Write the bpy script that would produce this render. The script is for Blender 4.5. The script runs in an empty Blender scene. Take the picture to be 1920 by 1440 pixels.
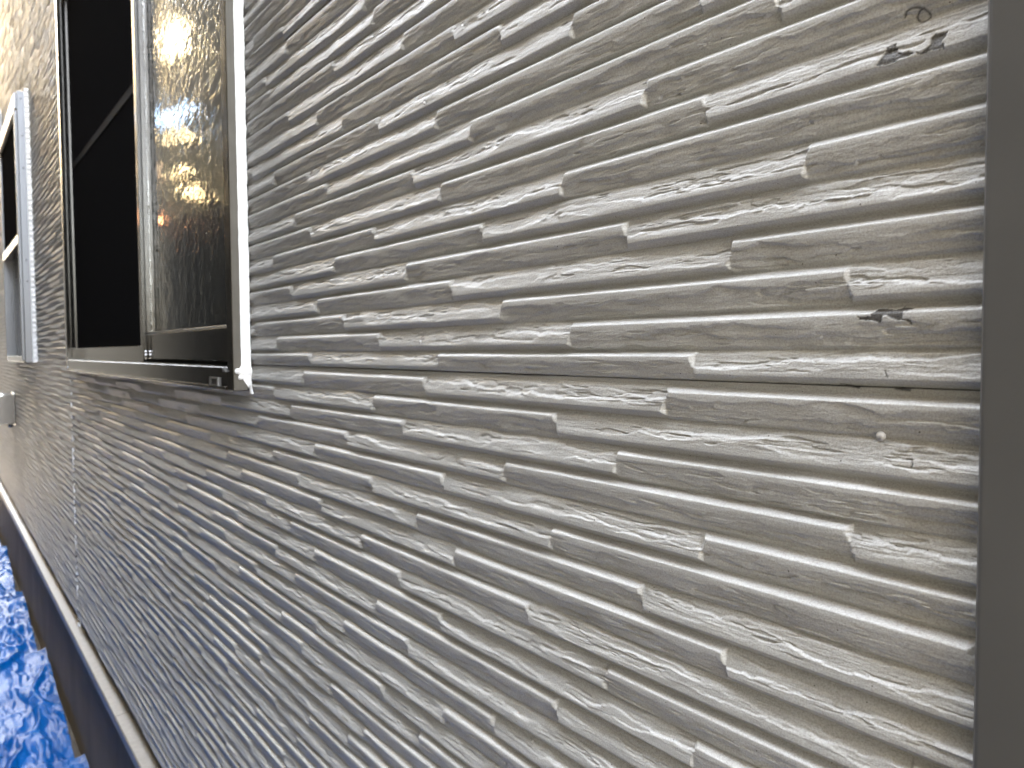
import bpy, bmesh, math, random
import numpy as np
from mathutils import Matrix, Vector
C = bpy.context.scene.collection
R = math.radians
# ------------------------------------------------------------------ camera
D = 0.41                                  # camera stands 41 cm from the wall face (y = 0)
AX = np.array([[0.60270567, -0.03151764, 0.7973409],
               [0.7979357, 0.03215721, -0.60188415],
               [-0.00667029, 0.99898576, 0.04453038]])
U_, _, V_ = np.linalg.svd(AX); AX = U_ @ V_
F = 1442.0
cam = bpy.data.cameras.new('camera'); co = bpy.data.objects.new('camera', cam); C.objects.link(co)
cam.sensor_width = 36; cam.lens = F / 1920 * 36; cam.clip_start = 0.02; cam.clip_end = 600
co.matrix_world = Matrix([[*AX[0], 0], [*AX[1], -D], [*AX[2], 0], [0, 0, 0, 1]])
cam.dof.use_dof = True; cam.dof.focus_distance = 0.55; cam.dof.aperture_fstop = 14
bpy.context.scene.camera = co
# ------------------------------------------------------------------ light
SUN = Vector((-0.30, 0.75, 0.80)).normalized()
w = bpy.data.worlds.new('World'); bpy.context.scene.world = w; w.use_nodes = True
nt = w.node_tree; bg = nt.nodes['Background']
sky = nt.nodes.new('ShaderNodeTexSky'); sky.sky_type = 'NISHITA'; sky.sun_disc = False
sky.sun_elevation = math.asin(SUN.z); sky.sun_rotation = math.atan2(SUN.x, SUN.y)
sky.air_density = 1.0; sky.dust_density = 4.0; sky.ozone_density = 1.0
hs = nt.nodes.new('ShaderNodeHueSaturation'); hs.inputs['Saturation'].default_value = 0.32
nt.links.new(sky.outputs[0], hs.inputs['Color']); nt.links.new(hs.outputs[0], bg.inputs[0]); bg.inputs[1].default_value = 0.15
sl = bpy.data.lights.new('sun', 'SUN'); sl.energy = 2.0; sl.angle = R(0.5); sl.color = (1.0, 0.78, 0.50)
so = bpy.data.objects.new('sun', sl); C.objects.link(so)
so.rotation_euler = SUN.to_track_quat('Z', 'Y').to_euler()
vs = bpy.context.scene.view_settings
vs.view_transform = 'Standard'; vs.look = 'None'; vs.gamma = 1; vs.exposure = 5.45
bpy.context.scene.cycles.use_denoising = True

# ------------------------------------------------------------------ helpers
def tag(o, label=None, cat=None, group=None, kind=None):
    for k, v in (('label', label), ('category', cat), ('group', group), ('kind', kind)):
        if v: o[k] = v
    return o
def empty(name, loc=(0, 0, 0), parent=None):
    o = bpy.data.objects.new(name, None); C.objects.link(o); o.location = loc; o.parent = parent
    o.empty_display_size = 0.05
    return o
def link(name, me, mat, parent=None):
    o = bpy.data.objects.new(name, me); C.objects.link(o)
    if mat: me.materials.append(mat)
    if parent: o.parent = parent
    return o
def grid_mesh(name, co_, quads, attr=None):
    me = bpy.data.meshes.new(name)
    n = len(co_); m = len(quads)
    me.vertices.add(n); me.vertices.foreach_set('co', co_.astype(np.float32).ravel())
    me.loops.add(m * 4); me.loops.foreach_set('vertex_index', quads.astype(np.int32).ravel())
    me.polygons.add(m); me.polygons.foreach_set('loop_start', np.arange(0, m * 4, 4, dtype=np.int32))
    me.polygons.foreach_set('use_smooth', np.ones(m, dtype=bool))
    if attr is not None:
        a = me.attributes.new('wear', 'FLOAT', 'POINT'); a.data.foreach_set('value', attr.astype(np.float32))
    me.update(calc_edges=True)
    return me
class MB:
    def __init__(s): s.b = bmesh.new()
    def box(s, x0, x1, y0, y1, z0, z1, bev=0.0, seg=2):
        r = bmesh.ops.create_cube(s.b, size=1)
        for v in r['verts']:
            v.co = Vector(((x0 + x1) / 2 + v.co.x * (x1 - x0), (y0 + y1) / 2 + v.co.y * (y1 - y0), (z0 + z1) / 2 + v.co.z * (z1 - z0)))
        if bev:
            es = list({e for v in r['verts'] for e in v.link_edges})
            bmesh.ops.bevel(s.b, geom=es, offset=bev, segments=seg, affect='EDGES', profile=0.5)
        return s
    def prism(s, prof, axis, a0, a1):
        """extrude a closed 2-D outline along x, y or z"""
        def pt(p, a):
            return {'x': (a, p[0], p[1]), 'y': (p[0], a, p[1]), 'z': (p[0], p[1], a)}[axis]
        A = [s.b.verts.new(pt(p, a0)) for p in prof]; B = [s.b.verts.new(pt(p, a1)) for p in prof]
        n = len(prof); fs = [s.b.faces.new(A), s.b.faces.new(B[::-1])]
        for i in range(n): fs.append(s.b.faces.new((A[i], B[i], B[(i + 1) % n], A[(i + 1) % n])))
        bmesh.ops.recalc_face_normals(s.b, faces=fs)
        return s
    def cyl(s, c, axis, r, h, seg=32, bev=0):
        rr = bmesh.ops.create_cone(s.b, cap_ends=True, segments=seg, radius1=r, radius2=r, depth=h)
        m = {'x': Matrix.Rotation(R(90), 4, 'Y'), 'y': Matrix.Rotation(R(90), 4, 'X'), 'z': Matrix()}[axis]
        bmesh.ops.transform(s.b, matrix=Matrix.Translation(c) @ m, verts=rr['verts'])
        if bev:
            es = [e for e in {e for v in rr['verts'] for e in v.link_edges} if any(len(f.verts) > 4 for f in e.link_faces)]
            bmesh.ops.bevel(s.b, geom=es, offset=bev, segments=2, affect='EDGES')
        return s
    def out(s, name, mat, parent=None, smooth=False):
        me = bpy.data.meshes.new(name); s.b.to_mesh(me); s.b.free()
        if smooth: me.shade_smooth()
        return link(name, me, mat, parent)
def new_mat(name, col=(0.5, 0.5, 0.5), rough=0.5, metal=0.0, spec=0.5):
    m = bpy.data.materials.new(name); m.use_nodes = True
    p = m.node_tree.nodes['Principled BSDF']
    p.inputs['Base Color'].default_value = (*col, 1); p.inputs['Roughness'].default_value = rough
    p.inputs['Metallic'].default_value = metal; p.inputs['Specular IOR Level'].default_value = spec
    return m, m.node_tree, p
def N(t, typ, **kw):
    n = t.nodes.new(typ)
    for k, v in kw.items():
        if k.startswith('i_'): n.inputs[k[2:].replace('_', ' ')].default_value = v
        else: setattr(n, k, v)
    return n
def ramp(t, src, stops):
    n = t.nodes.new('ShaderNodeValToRGB'); e = n.color_ramp.elements
    while len(e) < len(stops): e.new(0.5)
    for k, (p, c) in enumerate(stops):
        e[k].position = p; e[k].color = (*c, 1) if len(c) == 3 else c
    t.links.new(src, n.inputs[0]); return n.outputs[0]
def coords(t, scale=(1, 1, 1)):
    tc = N(t, 'ShaderNodeTexCoord'); mp = N(t, 'ShaderNodeMapping'); mp.inputs['Scale'].default_value = scale
    t.links.new(tc.outputs['Object'], mp.inputs[0]); return mp.outputs[0]
def noise(t, vec, scale, detail=4, rough=0.5):
    n = N(t, 'ShaderNodeTexNoise'); n.inputs['Scale'].default_value = scale
    n.inputs['Detail'].default_value = detail; n.inputs['Roughness'].default_value = rough
    t.links.new(vec, n.inputs['Vector']); return n.outputs['Fac']
def mixc(t, fac, a, b, mode='MIX'):
    n = N(t, 'ShaderNodeMix', data_type='RGBA', blend_type=mode)
    for k, s in ((0, fac), (6, a), (7, b)):
        if isinstance(s, (tuple, float, int)): n.inputs[k].default_value = s if not isinstance(s, tuple) else (*s, 1)
        else: t.links.new(s, n.inputs[k])
    return n.outputs[2]
def bump(t, p, h, strength, dist):
    b = N(t, 'ShaderNodeBump'); b.inputs['Strength'].default_value = strength; b.inputs['Distance'].default_value = dist
    t.links.new(h, b.inputs['Height'])
    t.links.new(b.outputs[0], p.inputs['Normal']); return b

# ------------------------------------------------------------------ materials
def siding_mat():
    m, t, p = new_mat('siding', rough=0.42)
    v = coords(t); vs_ = coords(t, (1, 1, 5))
    base = ramp(t, noise(t, vs_, 9, 5, 0.6), [(0.3, (0.355, 0.358, 0.348)), (0.7, (0.42, 0.424, 0.412))])
    g = ramp(t, noise(t, v, 800, 4, 0.8), [(0.36, (0.66, 0.65, 0.62)), (0.60, (1, 1, 1))])
    c = mixc(t, 1.0, base, g, 'MULTIPLY')
    # dirt specks
    vo = N(t, 'ShaderNodeTexVoronoi', feature='F1'); vo.inputs['Scale'].default_value = 190
    t.links.new(v, vo.inputs['Vector'])
    sz = N(t, 'ShaderNodeSeparateColor'); t.links.new(vo.outputs['Color'], sz.inputs[0])
    th = N(t, 'ShaderNodeMath', operation='POWER'); t.links.new(sz.outputs[0], th.inputs[0]); th.inputs[1].default_value = 6
    th2 = N(t, 'ShaderNodeMath', operation='MULTIPLY'); t.links.new(th.outputs[0], th2.inputs[0]); th2.inputs[1].default_value = 0.11
    lt = N(t, 'ShaderNodeMath', operation='LESS_THAN'); t.links.new(vo.outputs['Distance'], lt.inputs[0]); t.links.new(th2.outputs[0], lt.inputs[1])
    c = mixc(t, lt.outputs[0], c, (0.045, 0.035, 0.025))
    at = N(t, 'ShaderNodeAttribute', attribute_name='wear')
    chip = ramp(t, noise(t, v, 900, 4, 0.7), [(0.35, (0.020, 0.020, 0.019)), (0.62, (0.105, 0.103, 0.098))])
    c = mixc(t, at.outputs['Fac'], c, chip)
    t.links.new(c, p.inputs['Base Color'])
    h1 = noise(t, coords(t, (1, 1, 1.4)), 900, 3, 0.75); h2 = noise(t, coords(t, (0.35, 1, 1.6)), 300, 4, 0.6)
    ad = N(t, 'ShaderNodeMath', operation='MULTIPLY_ADD'); t.links.new(h2, ad.inputs[0]); ad.inputs[1].default_value = 0.9; t.links.new(h1, ad.inputs[2])
    bump(t, p, ad.outputs[0], 0.8, 0.00045)
    return m
def metal_mat(name, col, rough, metal=1.0, streak=0.15):
    m, t, p = new_mat(name, col, rough, metal)
    n = noise(t, coords(t, (60, 60, 1.5)), 8, 3)
    c = ramp(t, n, [(0.3, tuple(x * (1 - streak) for x in col)), (0.7, col)]); t.links.new(c, p.inputs['Base Color'])
    r = N(t, 'ShaderNodeMapRange'); t.links.new(noise(t, coords(t), 30, 4), r.inputs[0]); r.inputs[3].default_value = rough * 0.8; r.inputs[4].default_value = rough * 1.3
    t.links.new(r.outputs[0], p.inputs['Roughness'])
    return m
M = {}
M['siding'] = siding_mat()
M['alu'] = metal_mat('aluminium', (0.09, 0.086, 0.079), 0.13)
M['alu2'] = metal_mat('pale_aluminium', (0.18, 0.185, 0.195), 0.3)
M['satin'] = metal_mat('satin_aluminium', (0.13, 0.122, 0.105), 0.55)
M['steel'] = metal_mat('steel', (0.22, 0.22, 0.22), 0.18)
M['chrome'] = metal_mat('chrome', (0.75, 0.75, 0.75), 0.08)
m, t, p = new_mat('sealant', (0.86, 0.87, 0.86), 0.35); bump(t, p, noise(t, coords(t), 300, 3), 0.3, 0.0006); M['seal'] = m
m, t, p = new_mat('screen_mesh', (0.012, 0.012, 0.014), 0.8, spec=0.05)
ch = N(t, 'ShaderNodeTexChecker'); ch.inputs['Scale'].default_value = 900; t.links.new(coords(t), ch.inputs['Vector'])
df = N(t, 'ShaderNodeBsdfDiffuse'); t.links.new(mixc(t, ch.outputs['Fac'], (0.004, 0.004, 0.0044), (0.012, 0.012, 0.0125)), df.inputs['Color'])
t.links.new(df.outputs[0], t.nodes['Material Output'].inputs['Surface']); M['screen'] = m
m, t, p = new_mat('flat_black', (0.008, 0.008, 0.008), 0.9, spec=0.03); M['flat_black'] = m  # near-black for the groove strip and the screen's cross bar
m, t, p = new_mat('dark_room', (0.03, 0.028, 0.025), 0.9)
t.links.new(ramp(t, noise(t, coords(t), 3, 2), [(0.4, (0.025, 0.023, 0.02)), (0.6, (0.05, 0.045, 0.038))]), p.inputs['Base Color']); M['room'] = m
def glass_mat():
    m, t, p = new_mat('obscure_glass', (0.80, 0.82, 0.80), 0.02)
    p.inputs['Transmission Weight'].default_value = 1.0; p.inputs['IOR'].default_value = 1.52
    v = coords(t, (0.45, 1, 0.85))
    n1 = noise(t, v, 130, 1, 0.4); n2 = noise(t, v, 40, 1, 0.5)
    ad = N(t, 'ShaderNodeMath', operation='MULTIPLY_ADD'); t.links.new(n2, ad.inputs[0]); ad.inputs[1].default_value = 1.5; t.links.new(n1, ad.inputs[2])
    bump(t, p, ad.outputs[0], 0.20, 0.0010)
    return m
M['glass'] = glass_mat()
m, t, p = new_mat('post_paint', (0.075, 0.073, 0.068), 0.38)
vo = N(t, 'ShaderNodeTexVoronoi'); vo.inputs['Scale'].default_value = 130; t.links.new(coords(t), vo.inputs['Vector'])
sc = N(t, 'ShaderNodeSeparateColor'); t.links.new(vo.outputs['Color'], sc.inputs[0])
pw = N(t, 'ShaderNodeMath', operation='POWER'); t.links.new(sc.outputs[0], pw.inputs[0]); pw.inputs[1].default_value = 14
ml = N(t, 'ShaderNodeMath', operation='MULTIPLY'); t.links.new(pw.outputs[0], ml.inputs[0]); ml.inputs[1].default_value = 0.08
lt = N(t, 'ShaderNodeMath', operation='LESS_THAN'); t.links.new(vo.outputs['Distance'], lt.inputs[0]); t.links.new(ml.outputs[0], lt.inputs[1])
t.links.new(mixc(t, lt.outputs[0], ramp(t, noise(t, coords(t), 14, 5), [(0.3, (0.054, 0.053, 0.050)), (0.7, (0.062, 0.061, 0.058))]), (0.3, 0.28, 0.24)), p.inputs['Base Color'])
bump(t, p, noise(t, coords(t), 500, 3), 0.15, 0.0003); M['post'] = m
m, t, p = new_mat('flashing', (0.66, 0.61, 0.52), 0.4)
t.links.new(ramp(t, noise(t, coords(t), 60, 6, 0.7), [(0.3, (0.135, 0.122, 0.098)), (0.65, (0.185, 0.168, 0.138))]), p.inputs['Base Color']); M['flash'] = m
m, t, p = new_mat('foundation_paint', (0.10, 0.10, 0.10), 0.7, spec=0.15)
t.links.new(ramp(t, noise(t, coords(t, (1, 1, 0.4)), 4, 6, 0.6), [(0.3, (0.12, 0.092, 0.058)), (0.7, (0.20, 0.155, 0.10))]), p.inputs['Base Color'])
bump(t, p, noise(t, coords(t), 90, 5), 0.4, 0.002); M['found'] = m
def tarp_mat():
    m, t, p = new_mat('tarp', (0.01, 0.13, 0.45), 0.34, spec=0.08)
    v = coords(t, (0.4, 1, 1))
    c = ramp(t, noise(t, v, 9, 6, 0.6), [(0.35, (0.0002, 0.046, 0.185)), (0.65, (0.0003, 0.070, 0.26))])
    scuff = ramp(t, noise(t, coords(t, (0.55, 1.5, 1)), 16, 11, 0.75), [(0.57, (0, 0, 0)), (0.68, (0.45, 0.45, 0.45))])
    c = mixc(t, scuff, c, (0.030, 0.105, 0.22)); t.links.new(c, p.inputs['Base Color'])
    n1 = noise(t, v, 38, 7, 0.6)
    bump(t, p, n1, 0.5, 0.010)
    return m
M['tarp'] = tarp_mat()
m, t, p = new_mat('soil', (0.06, 0.05, 0.04), 0.95)
t.links.new(ramp(t, noise(t, coords(t), 20, 8, 0.7), [(0.3, (0.03, 0.026, 0.02)), (0.7, (0.10, 0.085, 0.065))]), p.inputs['Base Color']); M['soil'] = m
def wall_mat(name, a, b, sc_=3):
    m, t, p = new_mat(name, a, 0.9, spec=0.0)
    t.links.new(ramp(t, noise(t, coords(t), sc_, 8, 0.6), [(0.3, a), (0.7, b)]), p.inputs['Base Color'])
    bump(t, p, noise(t, coords(t), 120, 4), 0.4, 0.003); return m
M['nb_wall'] = wall_mat('neighbour_wall', (0.05, 0.045, 0.036), (0.075, 0.068, 0.055))
M['cream'] = wall_mat('cream_render', (0.25, 0.20, 0.115), (0.33, 0.265, 0.16))
M['brown'] = wall_mat('brown_render', (0.16, 0.12, 0.08), (0.24, 0.18, 0.12))
M['dark'] = wall_mat('dark_render', (0.006, 0.0063, 0.0064), (0.012, 0.0124, 0.0122))
M['fence'] = wall_mat('fence_wood', (0.07, 0.045, 0.028), (0.13, 0.085, 0.055))
M['white'] = wall_mat('sunlit_patch', (0.34, 0.29, 0.18), (0.48, 0.42, 0.28))  # for added panels that mirror as sunlit patches
M['blue'] = wall_mat('sky_patch', (0.12, 0.19, 0.32), (0.16, 0.25, 0.40))  # blue standing in for sky mirrored in the pane
M['orange'] = wall_mat('orange_glint', (0.7, 0.30, 0.14), (0.8, 0.38, 0.2))  # for a small warm glint mirrored in the pane
m, t, p = new_mat('nail_paint', (0.36, 0.355, 0.34), 0.5); M['nail'] = m
m, t, p = new_mat('hole_dark', (0.02, 0.018, 0.015), 0.9); M['hole'] = m  # dark tone standing in for shade inside the drain hole

# ------------------------------------------------------------------ the siding relief (height field of the moulded boards)
P = 0.02399; ZJ = -0.0218; NR = 19; H = 0.0062; LIP = 0.15; PANEL = NR * P
SH = 0.15 * P
def hsh(i, s):
    i = (np.asarray(i).astype(np.int64) * 374761393 + int(s) * 668265263) & 0xFFFFFFFF
    i = ((i ^ (i >> 13)) * 1274126177) & 0xFFFFFFFF
    return ((i ^ (i >> 16)) & 0xFFFFFF) / float(0xFFFFFF)
def n1(x, seed):
    i = np.floor(x); f = x - i; f = f * f * (3 - 2 * f)
    return hsh(i, seed) * (1 - f) + hsh(i + 1, seed) * f
def f1(x, seed, octv=4, rough=0.55):
    a = 1; s = 0; n = 0
    for k in range(octv):
        s = s + a * n1(x * 2 ** k + 17.3 * k, seed + 31 * k); n += a; a *= rough
    return s / n
def n2(x, y, seed):
    i = np.floor(x); j = np.floor(y); fx = x - i; fy = y - j
    fx = fx * fx * (3 - 2 * fx); fy = fy * fy * (3 - 2 * fy)
    def h(a, b): return hsh(a + b * 7919, seed)
    return (h(i, j) * (1 - fx) + h(i + 1, j) * fx) * (1 - fy) + (h(i, j + 1) * (1 - fx) + h(i + 1, j + 1) * fx) * fy
def f2(x, y, seed, octv=4, rough=0.5):
    a = 1; s = 0; n = 0
    for k in range(octv):
        s = s + a * n2(x * 2 ** k + 5.1 * k, y * 2 ** k + 9.7 * k, seed + 57 * k); n += a; a *= rough
    return s / n
def ss(a, b, x):
    q = np.clip((x - a) / (b - a), 0, 1); return q * q * (3 - 2 * q)
def ramp_(a, b, x):
    q = np.clip((x - a) / (b - a), 0, 1); return 0.8 * q + 0.2 * q * q * (3 - 2 * q)
# x of the joint where an upward-thickening board meets a downward-thickening one, read row by row off the wall
BT = {0: -.661, 1: -.46, 2: -.553, 3: -.308, 4: -.723, 5: -.255, 6: -.469, 7: -.652, 8: -.38, 9: -.599, 10: -.657, 11: -.456,
      12: -.875, 13: -.30, 14: -.722, 15: -.57, 16: -.788, 17: -.81, 18: -.397,
      -1: -.361, -2: -.803, -3: -.409, -4: -.55, -5: -.978, -6: -.485, -7: -.708, -8: -.634, -9: -.841, -10: -.42, -11: -.335,
      -12: -.804, -13: -.405, -14: -.894, -15: -.657, -16: -.463, -17: -.709, -18: -.939, -19: -.843, -21: -1.012, -22: -.82, -23: -1.063, -24: -1.236}
VJ = -3.212                                   # vertical joint between boards
def row_bt(r, left):
    k = r // NR
    if not left and r in BT: return BT[r]
    q = r % NR
    return BT[q] + 0.65 * float(hsh(k * 13 + (5 if left else 0), 77)) + 0.02 * float(hsh(r, 78))
def chaikin(p, n=3):
    for _ in range(n):
        q = [p[0]]
        for a, b in zip(p[:-1], p[1:]):
            q += [(a[0] * .75 + b[0] * .25, a[1] * .75 + b[1] * .25), (a[0] * .25 + b[0] * .75, a[1] * .25 + b[1] * .75)]
        p = q + [p[-1]]
    return p
CHIPS = [([(-213.38, 148.91), (-211.64, 152.21), (-208.18, 157.69), (-203.64, 157.63), (-202.88, 153.31), (-201.14, 151.76), (-197.05, 151.18), (-194.34, 149.35), (-190.05, 149.36), (-186.82, 151.33), (-186.23, 154.43), (-185.94, 155.97), (-178.95, 155.65), (-179.23, 153.48), (-181.4, 151.58), (-179.77, 148.79), (-180.07, 147.59), (-186.77, 148.03), (-189.69, 147.47), (-195.01, 149.55), (-198.03, 149.13), (-203.84, 148.16), (-208.02, 147.69)]),
         ([(-221.81, 16.41), (-214.72, 16.86), (-211.85, 20.67), (-201.84, 19.5), (-199.07, 20.77), (-193.25, 20.15), (-197.65, 18.28), (-197.6, 14.81), (-193.48, 13.63), (-193.45, 11.56), (-196.9, 14.09), (-201.75, 13.91), (-206.03, 16.88), (-208.18, 16.96), (-209.55, 12.4), (-213.95, 14.68), (-220.65, 14.92)])]
LINES = [([(-201.1, 170.67), (-200.45, 173.14), (-196.75, 173.85), (-192.73, 172.77), (-188.74, 169.06), (-188.69, 166.08), (-193.27, 165.33), (-195.66, 168.8), (-194.04, 171.57), (-191.4, 171.97)], 0.55),
         ([(-195.39, -58.68), (-192.65, -58.73), (-191.73, -60.72), (-192.24, -62.52)], 0.45),
         ([(-234.1, -20.8), (-230, -21.0), (-223.9, -22.2)], 0.7), ([(-203.3, -21.9), (-196.3, -22.6)], 0.9),
         ([(-694.5, 13.4), (-693.0, 14.6), (-691.2, 14.4)], 0.7), ([(-692.5, 11.0), (-690.4, 11.8), (-688.4, 11.0)], 0.6),
         ([(-679.6, 250.3), (-678.4, 251.2), (-676.8, 250.4)], 0.7), ([(-206.5, -12.6), (-205.0, -15.9)], 0.4)]
LINES = [(chaikin(p, 3) if len(p) > 5 else p, w_) for p, w_ in LINES]
def in_poly(x, z, poly):
    ins = np.zeros(x.shape, bool); n = len(poly)
    for i in range(n):
        x0, z0 = poly[i]; x1, z1 = poly[(i + 1) % n]
        c = ((z0 > z) != (z1 > z)) & (x < (x1 - x0) * (z - z0) / (z1 - z0 + 1e-12) + x0)
        ins ^= c
    return ins
def relief(Xc, Zr, r, v, left):
    """Xc: columns, Zr: z of every grid row, r: board row index per grid row, v: 0 (top) .. 1 (bottom) inside the row"""
    nx, nz = len(Xc), len(Zr)
    out = np.zeros((nz, nx)); X = Xc[None, :]
    warp = 0.0
    for rr in np.unique(r):
        sel = np.where(r == rr)[0]; vv = v[sel][:, None]; s = int(rr) * 131 + (7 if left else 0)
        b0 = row_bt(int(rr), left)
        ph = (Xc - b0) / 0.325
        idx = np.floor(ph).astype(int); isT = (idx % 2 == 0)
        dist = np.minimum(ph - idx, idx + 1 - ph) * 0.325
        # wavy strata lines of this row
        xs = Xc * 1.0
        bseed = s * 3 + idx * 17                                  # each board its own cleft pattern
        Z_ = (Zr[sel][:, None])
        grain = f2(X * 30 + 3.3 * rr, Z_ * 400, 900 + s, 4, 0.55) - 0.5
        grain2 = f2(X * 130 + 1.3 * rr, Z_ * 1100, 1900 + s, 3, 0.6) - 0.5
        lens = f2(X * 26 + 9.1 * rr, Z_ * 260, 400 + s, 3, 0.6)
        pit = ss(0.60, 0.66, lens) - ss(0.60, 0.80, lens) * 0.55
        lam = np.floor(lens * 9) / 9 - lens                       # thin lamination steps
        def clefts(sd, centres):
            bs, as_ = [], []
            for k, c in enumerate(centres):
                wob = (f1(xs * 13, sd + 11 * k, 5, 0.6) - 0.5) * 0.55 + (f1(xs * 70, sd + 11 * k + 5, 3, 0.5) - 0.5) * 0.07
                stp = np.round((f1(xs * 22, sd + 11 * k + 9, 2) - 0.5) * 7) / 7 * 0.22
                bs.append(c + wob + stp)
                as_.append(np.clip((f1(xs * 17, sd + 11 * k + 7, 3) - 0.33) * 2.6, 0.05, 1.3))
            return bs, as_
        # downward-thinning board (crest at the top, rough face falling back)
        bs, as_ = clefts(s * 7 + 1, (0.44, 0.62, 0.80))
        hT = np.ones((len(sel), nx)) - 0.34 * ss(0.25, 1.02, vv)
        for b, a, wgt in zip(bs, as_, (0.27, 0.25, 0.20)):
            hT -= wgt * a[None, :] * ss(0, 0.045, vv - b[None, :]) - 0.10 * a[None, :] * ss(0.0, 0.35, vv - b[None, :]) * 0.6
        rough_T = ss(0.28, 0.45, vv)
        hT += grain * 0.085 * (0.35 + rough_T) + grain2 * 0.035 * (0.3 + rough_T) - pit * 0.16 * rough_T + lam * 0.3 * rough_T
        hT *= ramp_(0.0, 0.19, vv) * (1 - ss(0.90, 1.0, vv) * 0.9)
        # upward-thinning board (rough face coming forward, crest at the bottom)
        bs, as_ = clefts(s * 7 + 501, (0.16, 0.34, 0.52))
        hB = np.zeros((len(sel), nx)) + 0.30 + 0.42 * ss(0.0, 0.72, vv)
        for b, a, wgt in zip(bs, as_, (0.25, 0.27, 0.22)):
            hB += wgt * (a[None, :] * ss(0, 0.05, vv - b[None, :]) - 0.5 * a[None, :] * ss(0.0, 0.4, vv - b[None, :]) * 0.5)
        rough_B = 1 - ss(0.52, 0.70, vv)
        hB = np.minimum(hB, 1.02)
        hB += grain * 0.085 * (0.35 + rough_B) + grain2 * 0.035 * (0.3 + rough_B) - pit * 0.16 * rough_B + lam * 0.3 * rough_B
        hB *= (1 - ramp_(0.775, 0.965, vv)) * (0.25 + 0.75 * ss(-0.02, 0.12, vv))
        own = np.where(isT[None, :], hT, hB) ; oth = np.where(isT[None, :], hB, hT)
        lim = np.maximum(oth, 0) + (dist / H * 1.15)[None, :]
        out[sel] = np.minimum(own, lim)
    return np.clip(out, 0, 1.25) * H
WINS = [(-3.06, -1.247, -0.047, 1.275), (-5.40, -4.33, -0.035, 1.21)]
def visible(x0, x1, z0, z1):
    px, py = [], []
    for x in np.linspace(x0, x1, 4):
        for z in np.linspace(z0, z1, 5):
            vc = x * AX[0] + D * AX[1] + z * AX[2]
            px.append(F * vc[0] / -vc[2]); py.append(-F * vc[1] / -vc[2])
    return max(px) > -1150 and min(px) < 1150 and max(py) > -900 and min(py) < 900
def xcols():
    xs = [-0.1565]
    while xs[-1] > -9.5:
        x = xs[-1]; st = (x * x + D * D) / (D * 769) * (0.95 if x > -2 else 1.0); xs.append(x - min(st, 0.12))
    return np.array(xs[::-1])
XC = xcols()
def strip_n(x):
    dep = 0.8 * abs(x) + 0.6 * D
    return 48 if dep < 0.62 else 24 if dep < 1.35 else 12 if dep < 4.4 else 6
def row_local(n):
    """v samples for one row with n steps"""
    return (np.arange(n)) / n
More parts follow.
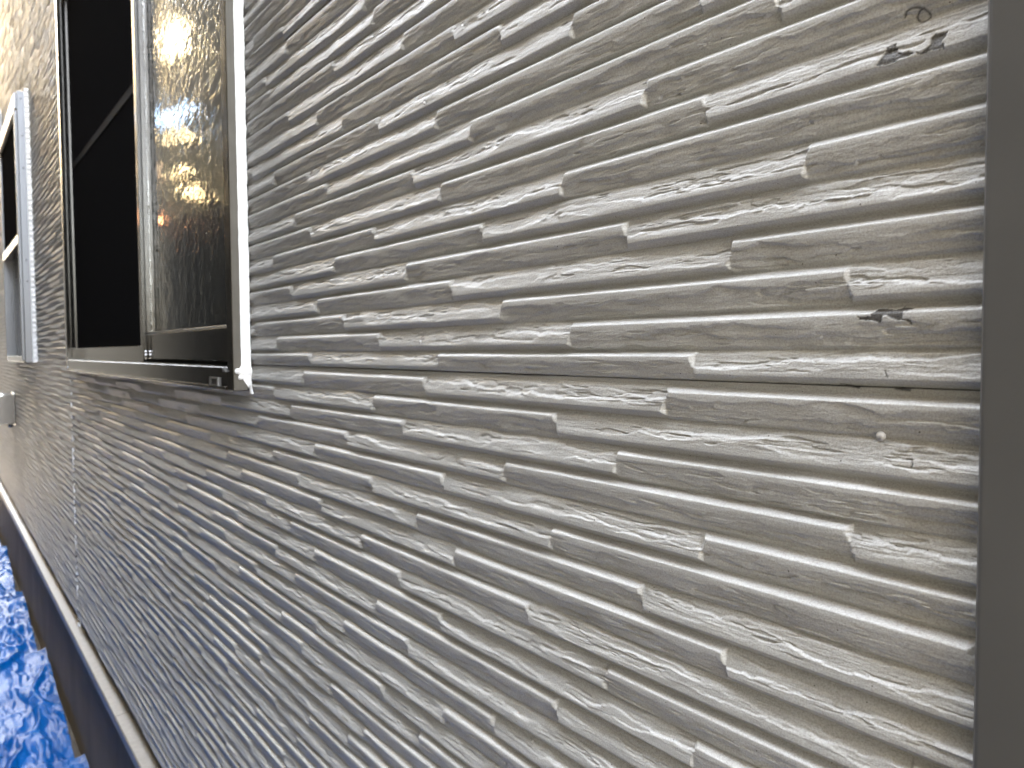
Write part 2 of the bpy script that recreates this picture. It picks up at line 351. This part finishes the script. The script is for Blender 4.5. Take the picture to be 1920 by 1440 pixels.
def build_panel(k, left, house):
    z0 = ZJ + k * PANEL; z1 = z0 + PANEL; r0 = 0
    if k == -3: r0 = NR - 3
    xs_all = XC[XC < VJ - 0.0015] if left else XC[XC > VJ + 0.0015]
    xs_all = np.append(xs_all, VJ - 0.0015) if left else np.insert(xs_all, 0, VJ + 0.0015)
    ns = np.array([strip_n(x) for x in (xs_all[:-1] + xs_all[1:]) / 2])
    cuts = [0] + list(np.where(np.diff(ns))[0] + 1) + [len(ns)]
    V, Q, A = [], [], []; off = 0
    for a, b in zip(cuts[:-1], cuts[1:]):
        # break into shorter blocks for the visibility test
        nb = max(1, (b - a) // 90); ed = np.linspace(a, b, nb + 1).astype(int)
        for a2, b2 in zip(ed[:-1], ed[1:]):
            xs = xs_all[a2:b2 + 1]; n = int(ns[a])
            if not visible(xs[0], xs[-1], z0, z1):
                n = 6; xs = np.unique(np.concatenate([xs[::4], xs[-1:]]))
            tot = (NR - r0) * n; gz = r0 + np.arange(tot + 1) / n; gz[0] += 0.8 if r0 else 0; gz = np.maximum.accumulate(gz)                  # in rows from the bottom joint
            Z = z0 + gz * P
            r = k * NR + np.floor((Z + SH - z0) / P + 1e-9)            # row frame sits SH lower than the joint
            v = 1 - ((Z + SH - z0) / P - np.floor((Z + SH - z0) / P + 1e-9))
            bot = r <= k * NR
            v = np.where(bot, v / (1 - 0.15), v)                       # lowest row is squeezed so it ends at the joint
            top = r >= (k + 1) * NR
            h = relief(xs, Z, r.astype(int), np.clip(v, 0, 1), left)
            h[top] = 0.0
            h *= ss(0, 0.0016, (Z - z0 - r0 * P))[:, None] * 0.6 + 0.4
            Y = -h; wear = np.zeros_like(h)
            XX = np.repeat(xs[None, :], len(Z), 0); ZZ = np.repeat(Z[:, None], len(xs), 1)
            if xs[-1] > -0.75 and n >= 24:
                xm, zm = XX * 1000, ZZ * 1000
                jx = (f2(XX * 700, ZZ * 700, 5, 3) - 0.5) * 1.6; jz = (f2(XX * 700, ZZ * 700, 6, 3) - 0.5) * 1.6
                for c in CHIPS:
                    ins = in_poly(xm + jx, zm + jz, c); wear = np.maximum(wear, ins); Y = Y + ins * 0.0007
                for pl, wd in LINES:
                    dm = np.full(xm.shape, 1e9)
                    for (xa, za), (xb, zb) in zip(pl[:-1], pl[1:]):
                        L2 = (xb - xa) ** 2 + (zb - za) ** 2
                        tt = np.clip(((xm - xa) * (xb - xa) + (zm - za) * (zb - za)) / L2, 0, 1)
                        dm = np.minimum(dm, np.hypot(xm - xa - tt * (xb - xa), zm - za - tt * (zb - za)))
                    ins = np.clip(1.4 - dm / wd, 0, 1); wear = np.maximum(wear, ins); Y = Y + ins * 0.0004
            # stitch: even out odd vertices on the border to a coarser strip (the coarser one lies to the left)
            if a2 == a and a > 0 and n > 6:
                for col in (0,):
                    Y[1:-1:2, col] = 0.5 * (Y[0:-2:2, col] + Y[2::2, col])
            # skirts at the top and bottom edge so the joint has depth
            Yf = np.vstack([np.full((1, len(xs)), 0.012), Y, np.full((1, len(xs)), 0.012)])
            gap = 0.0013
            Zf = np.vstack([ZZ[:1] + gap, ZZ, ZZ[-1:] ]); Zf[1] += gap * 0.8
            Xf = np.vstack([XX[:1], XX, XX[-1:]]); Wf = np.vstack([wear[:1], wear, wear[-1:]])
            nz, nx = Xf.shape
            idx = np.arange(nz * nx).reshape(nz, nx) + off
            q = np.stack([idx[:-1, :-1], idx[:-1, 1:], idx[1:, 1:], idx[1:, :-1]], -1).reshape(-1, 4)
            cx = (Xf[:-1, :-1] + Xf[1:, 1:]).ravel() / 2; cz = (Zf[:-1, :-1] + Zf[1:, 1:]).ravel() / 2
            keep = np.ones(len(q), bool)
            for wx0, wx1, wz0, wz1 in WINS:
                keep &= ~((cx > wx0) & (cx < wx1) & (cz > wz0) & (cz < wz1))
            V.append(np.stack([Xf, Yf, Zf], -1).reshape(-1, 3)); Q.append(q[keep]); A.append(Wf.ravel()); off += nz * nx
    me = grid_mesh('siding_panel', np.vstack(V), np.vstack(Q), np.concatenate(A))
    return link('siding_panel', me, M['siding'], house)

house = tag(empty('house', (-3.0, 0, -1.52)), 'house wall of pale grey split-stone siding with aluminium windows and dark base', 'house')
house.location = (0, 0, 0)
nverts = 0
for k in range(-3, 6):
    for left in (False, True):
        o = build_panel(k, left, house)
        if o: nverts += len(o.data.vertices)
print('siding verts', nverts)
# body of the house behind the boards (stops light, gives every joint its dark back)
BZ = -1.025
b = MB()
b.box(-9.5, -5.42, 0.0125, 0.115, BZ, 3.05); b.box(-4.31, -3.08, 0.0125, 0.115, BZ, 3.05); b.box(-1.228, -0.05, 0.0125, 0.115, BZ, 3.05)
for x0, x1, z0, z1 in ((-5.42, -4.31, -0.05, 1.22), (-3.08, -1.228, -0.055, 1.285)):
    b.box(x0, x1, 0.0125, 0.115, BZ, z0); b.box(x0, x1, 0.0125, 0.115, z1, 3.05)
b.box(-9.5, -0.05, 0.115, 3.0, BZ - 0.6, 3.05)
b.out('wall', M['room'], house)

# foundation, flashing
FZ = BZ                                         # lower edge of the siding
b = MB(); b.box(-9.5, -0.06, 0.016, 0.11, -1.75, FZ - 0.002); b.out('foundation', M['found'], house)
fl = empty('base_flashing', (0, 0, 0), house)
for x0, x1 in ((-9.5, -6.44), (-6.438, -4.42), (-4.418, -2.386), (-2.384, -0.06)):
    b = MB()
    b.prism([(0.014, FZ - 0.002), (-0.025, FZ - 0.005), (-0.0275, FZ - 0.0075), (-0.0275, FZ - 0.033), (-0.0255, FZ - 0.033), (-0.0255, FZ - 0.008), (0.014, FZ - 0.005)], 'x', x0, x1)
    b.out('flashing_length', M['flash'], fl)

# corner post
b = MB(); b.box(-0.1572, -0.035, -0.015, 0.11, -1.6, 3.05, 0.003, 3)
o = b.out('corner_post', M['post'], house); tag(o, 'plain dark grey corner post')

# white dabs of sealant in the vertical joint
rng = random.Random(4)
b = MB(); z = -1.0
seal_v = []
zz = np.arange(BZ + 0.01, 2.2, 0.004)
wv = 0.0018 + 0.0022 * np.array([hsh(int(q * 251), 3) for q in zz]); yv = -0.0015 - 0.0058 * np.array([hsh(int(q * 83), 8) > 0.45 for q in zz])
vs3, qs = [], []
for i, q in enumerate(zz):
    for s_ in (-1, -0.4, 0.4, 1): vs3.append((VJ + s_ * wv[i], 0.0015 if abs(s_) == 1 else yv[i], q))
for i in range(len(zz) - 1):
    for c in range(3): qs.append((i * 4 + c, i * 4 + c + 1, i * 4 + c + 5, i * 4 + c + 4))
link('joint_sealant', grid_mesh('joint_sealant', np.array(vs3), np.array(qs)), M['seal'], house)

# nail heads
def nail(x, z, r, hz, hole=True, raised=True):
    b = MB(); b.cyl((x, hz, z), 'y', r, 0.0016, 28, r * 0.22)
    o = b.out('nail_head', M['nail'], house, True)
    if hole:
        b = MB(); b.box(x - r * 0.55, x + r * 0.55, hz - 0.0012, hz - 0.0007, z - r * 0.10, z + r * 0.10)
        b.out('nail_slot', M['nail'], o)
nail(-0.2097, -0.0478, 0.0026, -0.0030)
nail(-0.6774, 0.2477, 0.0017, -0.0062, False); nail(-0.6915, 0.0085, 0.0017, -0.0062, False)
nail(-0.6858, -0.0408, 0.0017, -0.0030, False); nail(-1.7503, -0.2034, 0.003, -0.0055, False)

# ------------------------------------------------------------------ window 1
w1 = tag(empty('window', (-2.1, 0, 0), house), 'near sliding window with frosted pane and black insect screen'); w1.location = (0, 0, 0)
X0, X1, ZB, ZT, YF = -3.09, -1.232, -0.0625, 1.29, -0.031
b = MB()
b.box(X1 - 0.028, X1, YF, 0.10, ZB, ZT, 0.0012)                     # right jamb
b.box(X1 - 0.034, X1 - 0.0285, -0.012, 0.10, ZB + 0.04, ZT - 0.03, 0.0008)
b.box(X0, X0 + 0.022, YF, 0.0995, ZB, ZT, 0.0012)                   # left jamb with a stepped inner face
b.box(X0 + 0.0225, X0 + 0.030, -0.018, 0.099, ZB + 0.04, ZT - 0.03, 0.001)
b.box(X0 + 0.0225, X1 - 0.0285, YF, 0.099, ZT - 0.035, ZT - 0.001, 0.0012)    # head
b.out('frame', M['alu'], w1)
b = MB(); b.box(X1 + 0.0003, X1 + 0.0013, YF + 0.0012, -0.008, ZB + 0.001, ZT - 0.001, 0.0003); b.out('side_trim', M['satin'], w1)
b = MB()
b.prism([(YF, ZB), (YF, -0.0262), (YF + 0.002, -0.0245), (YF + 0.0045, -0.0245), (YF + 0.0055, -0.0275), (-0.006, -0.0275), (-0.005, -0.0235), (-0.003, -0.0235), (-0.002, -0.0275), (0.030, -0.0265), (0.0985, -0.020), (0.0985, ZB)], 'x', X0 + 0.0225, X1 - 0.0285)
b.box(X0 + 0.01, X1 - 0.034, YF - 0.0022, YF - 0.0003, ZB + 0.001, ZB + 0.006, 0.0006)
sill = b.out('sill', M['alu'], w1)
# drain rim round a dark plate standing in for the shaded hole, right-hand end of the sill
b = MB(); xa, xb, za, zb = -1.354, -1.304, -0.0572, -0.0425
tk = 0.0042
b.box(xa, xb, YF - 0.0028, YF - 0.0003, zb - 0.0026, zb); b.box(xa, xb, YF - 0.0028, YF - 0.0003, za, za + 0.0022)
b.box(xa, xa + 0.009, YF - 0.0027, YF - 0.0003, za + 0.0023, zb - 0.0027); b.box(xb - 0.006, xb, YF - 0.0027, YF - 0.0003, za + 0.0023, zb - 0.0027)
b.out('drain_rim', M['alu2'], w1)
MB().box(xa + 0.009, xb - 0.006, YF - 0.0012, YF - 0.0003, za + 0.0022, zb - 0.0026).out('drain_dark_plate', M['hole'], w1)  # solid dark plate in place of a shaded hole
b = MB(); b.box(-1.276, -1.270, YF - 0.003, YF + 0.002, -0.0325, -0.0255); b.box(-1.2695, -1.261, YF - 0.003, YF + 0.002, -0.0325, -0.0302); b.box(-1.2695, -1.261, YF - 0.001, YF + 0.002, -0.0290, -0.0275)
b.out('clip', M['alu2'], w1)
for sx_, sz_, sr_ in ((X0 + 0.02, -0.052, 0.004), (X0 + 0.064, -0.060, 0.003)):
    b = MB(); b.cyl((sx_, YF - 0.0005, sz_), 'y', sr_, 0.003, 20, 0.0006); b.out('screw_head', M['alu2'], w1)
# glass sash
SX0, SX1 = -2.06, -1.2665
b = MB()
b.box(SX0, SX1, 0.008, 0.034, -0.0165, 0.0425, 0.001)
b.box(SX1 - 0.045, SX1, 0.008, 0.034, 0.0427, ZT - 0.037, 0.001)
b.box(SX0, SX0 + 0.045, 0.008, 0.034, 0.0427, ZT - 0.037, 0.001)
b.box(SX0 + 0.046, SX1 - 0.046, 0.0082, 0.034, ZT - 0.09, ZT - 0.037, 0.001)
b.out('sash', M['alu'], w1)
b = MB(); b.box(SX0 + 0.046, SX1 - 0.046, 0.0075, 0.016, 0.0432, 0.0470, 0.0008); b.out('glazing_bead', M['alu2'], w1)
b = MB(); b.box(SX0 + 0.048, SX1 - 0.0455, 0.018, 0.023, 0.0475, ZT - 0.092); b.out('glass_pane', M['glass'], w1)
b = MB(); b.box(SX0 + 0.03, SX1, 0.012, 0.032, -0.0255, -0.0185); b.out('groove_dark_strip', M['flat_black'], w1)  # black strip standing in for the shaded groove below the sash
# second sash behind the screen
b = MB(); b.box(X0 + 0.031, SX0 - 0.002, 0.040, 0.066, -0.016, 0.043, 0.001); b.box(SX0 - 0.047, SX0 - 0.002, 0.040, 0.066, 0.0433, ZT - 0.037, 0.001)
b.out('rear_sash', M['alu'], w1)
# insect screen
IX0, IX1 = X0 + 0.032, -2.008
scr = empty('insect_screen', (0, 0, 0), w1)
b = MB()
b.box(IX0, IX1 - 0.024, -0.003, 0.0065, -0.0235, 0.0150, 0.0009)
b.box(IX0, IX0 + 0.018, -0.003, 0.0065, 0.0152, ZT - 0.037, 0.0009)
b.box(IX0 + 0.019, IX1 - 0.024, -0.0025, 0.006, ZT - 0.06, ZT - 0.037, 0.0009)
b.box(IX1 - 0.0238, IX1 - 0.0, -0.003, 0.0010, -0.0275, ZT - 0.037, 0.0009)
b.box(IX1 - 0.0238, IX1 - 0.004, 0.0014, 0.0050, 0.006, ZT - 0.037, 0.0007)
b.box(IX1 - 0.0238, IX1 - 0.001, 0.0052, 0.0075, -0.0225, ZT - 0.037, 0.0007)
b.out('frame', M['alu'], scr)
b = MB(); b.box(IX0 + 0.019, IX1 - 0.0243, -0.0022, -0.0007, 0.624, 0.646, 0.0005); b.out('cross_bar', M['flat_black'], scr)
b = MB(); b.box(IX0 + 0.0182, IX1 - 0.0242, -0.0006, 0.0002, 0.0152, ZT - 0.061); b.out('mesh', M['screen'], scr)
b = MB()
for zz_ in (0.001, -0.007): b.cyl((IX1 - 0.003, 0.0032, zz_), 'y', 0.0034, 0.004, 18, 0.0005)
b.box(IX1 - 0.012, IX1 - 0.003, 0.0016, 0.0048, -0.0255, -0.0125)
b.out('roller', M['chrome'], scr, False)
# sealant bead round the right jamb
zz = np.arange(-0.067, 1.29, 0.0022); vs3, qs = [], []
for i, q in enumerate(zz):
    a = float(f1(np.array([q * 70]), 42, 3)[0]); c = float(f1(np.array([q * 190]), 52, 2)[0])
    blob = math.exp(-((q + 0.032) / 0.006) ** 2); dr = max(0, (-0.040 - q) / 0.03)
    ya = -0.0182 + 0.001 * (a - .5) - 0.0075 * blob + 0.011 * min(1, dr * 1.6); yb = -0.001
    xo = X1 + 0.0022 + 0.003 * blob + 0.006 * dr * dr + 0.001 * c
    xw = X1 + 0.0085 + 0.006 * (a - .35) * (0.6 + c) + 0.004 * blob + 0.010 * dr * dr
    prof = [(X1 + 0.0002 + 0.008 * dr, ya), (xo, ya + 0.0008), (xo + 0.001, -0.0105 + 0.004 * dr), (xw, -0.0074), (xw + 0.0025, -0.0060)]
    for (px_, py_) in prof: vs3.append((px_, py_, q))
n5 = 5
for i in range(len(zz) - 1):
    for c in range(n5 - 1): qs.append((i * n5 + c, i * n5 + c + 1, (i + 1) * n5 + c + 1, (i + 1) * n5 + c))
o = link('sealant_bead', grid_mesh('sealant_bead', np.array(vs3), np.array(qs)), M['seal'], w1)
b = MB(); b.cyl((X1 + 0.0035, -0.0245, -0.031), 'x', 0.0042, 0.006, 14, 0.0012); b.cyl((X1 + 0.003, -0.020, -0.041), 'x', 0.0036, 0.005, 14, 0.001)
b.out('sealant_blob', M['seal'], w1, True)

# ------------------------------------------------------------------ window 2 (deeper frame, further along)
w2 = tag(empty('window', (-4.8, 0, 0), house), 'far narrow window with deep silver frame and open lower half'); w2.location = (0, 0, 0)
A0, A1, B0, B1, YD = -5.42, -4.30, -0.045, 1.225, -0.064
b = MB()
b.box(A1 - 0.030, A1, YD + 0.012, 0.10, B0, B1, 0.0015); b.box(A1 - 0.030, A1 - 0.008, YD, YD + 0.0115, B0 + 0.01, B1 - 0.09, 0.0015)
b.box(A0, A0 + 0.030, YD + 0.010, 0.10, B0, B1, 0.0015)
b.box(A0 + 0.031, A1 - 0.031, YD + 0.004, 0.099, B1 - 0.075, B1 - 0.001, 0.0015)
b.out('frame', M['alu2'], w2)
b = MB(); b.box(A0 + 0.031, A1 - 0.031, YD + 0.010, 0.099, B0, B0 + 0.03, 0.0015); b.out('sill', M['alu'], w2)
b = MB(); b.box(A0 + 0.031, A1 - 0.031, YD + 0.008, -0.010, 0.535, 0.575, 0.0015); b.out('meeting_rail', M['alu'], w2)
b = MB(); b.box(A0 + 0.034, A1 - 0.034, -0.046, -0.044, 0.577, B1 - 0.078); o = b.out('screen_panel', M['screen'], w2)
b = MB(); b.box(A0 + 0.034, A1 - 0.034, 0.030, 0.034, B0 + 0.031, 0.534); b.out('glass_pane', M['screen'], w2)
for q in (1.19, 1.02, 0.87, 0.44, 0.34):
    b = MB(); b.cyl((A1 + 0.0004, -0.035, q), 'x', 0.004, 0.003, 14, 0.0006); b.out('screw_head', M['steel'], w2, True)
zz = np.arange(B0, B1 + 0.02, 0.005); vs3, qs = [], []
for i, q in enumerate(zz):
    a = float(f1(np.array([q * 41]), 142, 3)[0]); wx = A1 + 0.006 + 0.016 * max(0, math.sin(q / P * 2 * math.pi)) * a
    for px_, py_ in [(A1 + 0.0004, -0.022), (A1 + 0.004, -0.020), (wx, -0.007), (wx + 0.004, 0.0)]: vs3.append((px_, py_, q))
for i in range(len(zz) - 1):
    for c in range(3): qs.append((i * 4 + c, i * 4 + c + 1, i * 4 + c + 5, i * 4 + c + 4))
link('sealant_bead', grid_mesh('sealant_bead', np.array(vs3), np.array(qs)), M['seal'], w2)

# ------------------------------------------------------------------ vent hoods
def vent(x, z, wd, ht, dp, lab):
    e = tag(empty('vent_hood', (0, 0, 0), house), lab)
    pr = []
    for k in range(9):
        a = R(90) * k / 8; pr.append((-dp + 0.055 - 0.055 * math.sin(a), z + ht / 2 - 0.055 + 0.055 * math.cos(a)) )
    pr = [(-0.006, z + ht / 2)] + pr + [(-dp, z - ht / 2), (-0.006, z - ht / 2)]
    b = MB(); b.prism(pr, 'x', x - wd / 2, x + wd / 2); b.out('hood', M['steel'], e)
    b = MB(); b.box(x - wd / 2 - 0.012, x + wd / 2 + 0.012, -0.0085, -0.0062, z - ht / 2 - 0.012, z + ht / 2 + 0.012, 0.001); b.out('flange', M['steel'], e)
    b = MB(); b.cyl((x + wd / 2 - 0.03, -0.03, z - ht / 2 - 0.008), 'z', 0.014, 0.03, 24, 0.002); b.out('hook', M['steel'], e, True)
vent(-5.72, -0.345, 0.22, 0.18, 0.11, 'polished steel vent hood low on the wall below the far window')
vent(-5.98, 1.42, 0.20, 0.20, 0.10, 'steel vent hood above the far window')

# ------------------------------------------------------------------ ground and tarp
GZ = -1.60
n = 60
xs = np.linspace(-60, 60, n); ys = np.linspace(-60, 60, n); XX, YY = np.meshgrid(xs, ys)
idx = np.arange(n * n).reshape(n, n); q = np.stack([idx[:-1, :-1], idx[:-1, 1:], idx[1:, 1:], idx[1:, :-1]], -1).reshape(-1, 4)
g = link('ground', grid_mesh('ground', np.stack([XX, YY, np.full_like(XX, GZ)], -1).reshape(-1, 3), q), M['soil']); tag(g, kind='structure')
def tarp():
    nx, ny = 900, 190
    xs = np.linspace(-9.0, -0.2, nx); X = np.repeat(xs[None, :], ny, 0)
    ph = (xs + 3.30) / 1.27; fr = ph - np.floor(ph)                       # the sheets overlap in steps, each edge cut a little askew
    edge = 0.012 - 0.032 * (1 - fr) * (1 - ss(0.0, 0.04, 1 - fr) * 0) + (f1(xs * 9, 3, 3) - 0.5) * 0.006
    edge = -0.020 + 0.034 * (1 - fr) - 0.034 * (1 - fr) * 0 + (f1(xs * 12, 3, 3) - .5) * 0.006
    tt = np.linspace(0, 1, ny)[:, None]
    Y = -0.93 + (edge[None, :] + 0.93) * tt
    w1_ = f2(X * 2.2, Y * 4.5, 1, 3) - 0.5
    a = np.abs(f2(X * 2.0 + Y * 3, Y * 7 - X * 1.0, 21, 3, 0.5) - 0.5); b_ = np.abs(f2(X * 4.5 - Y * 5, Y * 14 + X * 2, 31, 3, 0.5) - 0.5)
    Z = -1.515 + 0.06 * w1_ - 0.16 * np.minimum(a, 0.13) - 0.07 * np.minimum(b_, 0.10) + 0.012 * (1 - fr)[None, :]
    Z += 0.003 * (f2(X * 14, Y * 40, 41, 4, 0.6) - 0.5)
    idx = np.arange(nx * ny).reshape(ny, nx); q = np.stack([idx[:-1, :-1], idx[:-1, 1:], idx[1:, 1:], idx[1:, :-1]], -1).reshape(-1, 4)
    me = grid_mesh('tarp', np.stack([X, Y, Z], -1).reshape(-1, 3), q)
    o = link('tarp', me, M['tarp']); tag(o, 'crumpled shiny blue tarp spread on the ground along the wall', 'tarp')
tarp()

# ------------------------------------------------------------------ out of view across the alley: shaped to steer skylight, bounce and pane reflections
nb = tag(empty('unseen_neighbour_house', (0, 0, 0)), 'unseen dark brown house across the narrow alley, shaped to block skylight', 'house')
NY = -0.98; XE = -4.6
b = MB(); b.prism([(2.6, -1.7), (2.6, 2.6), (-0.9, 2.6), (-1.9, 3.9), (XE, 3.9), (XE, -1.7)], 'y', NY, -5.5); b.out('wall', M['nb_wall'], nb)  # outline stretched and raised to block sky light from the siding
fb = tag(empty('added_bounce_house', (0, 0, 0)), 'out-of-view house beyond the alley, cream upper wall added to bounce warm light', 'house')
b = MB(); b.box(-45, XE - 0.1, -6, -1.6, -1.7, 3.3); b.out('wall', M['dark'], fb)  # near-black and very long so pane and frames reflect no bright sky
b = MB(); b.box(-7.0, XE - 0.1, -6, -1.62, 3.36, 6.0); b.box(-45, -10.2, -6, -1.62, 3.36, 6.0); b.out('warm_bounce_wall', M['cream'], fb)  # sunlit cream faces added to bounce a warm glow onto the far siding
b = MB(); b.box(-10.19, -7.01, -6, -1.62, 3.31, 6.0); b.out('dark_filler_block', M['dark'], fb)  # dark filler keeping the cream wall out of the pane's reflection
for x0, x1, z0, z1, mt in ((-8.5, -7.85, 2.92, 3.22, 'white'), (-9.1, -8.5, 2.40, 2.5, 'blue'), (-8.4, -7.6, 2.25, 2.35, 'blue'), (-8.6, -7.9, 2.12, 2.17, 'white'),
                           (-7.8, -7.5, 1.98, 2.04, 'white'), (-8.3, -7.7, 1.72, 1.78, 'white'), (-7.9, -7.4, 1.46, 1.56, 'white'), (-7.5, -7.25, 1.38, 1.46, 'white'), (-9.3, -9.12, 1.9, 2.1, 'brown'), (-9.3, -9.0, 1.40, 1.52, 'orange')):
    b = MB(); b.box(x0, x1, -1.6, -1.56, z0, z1, 0.01); b.out('pane_glint_panel', M[mt], fb)  # panels added only to mirror as bright and sky-coloured patches in the pane
print('done')
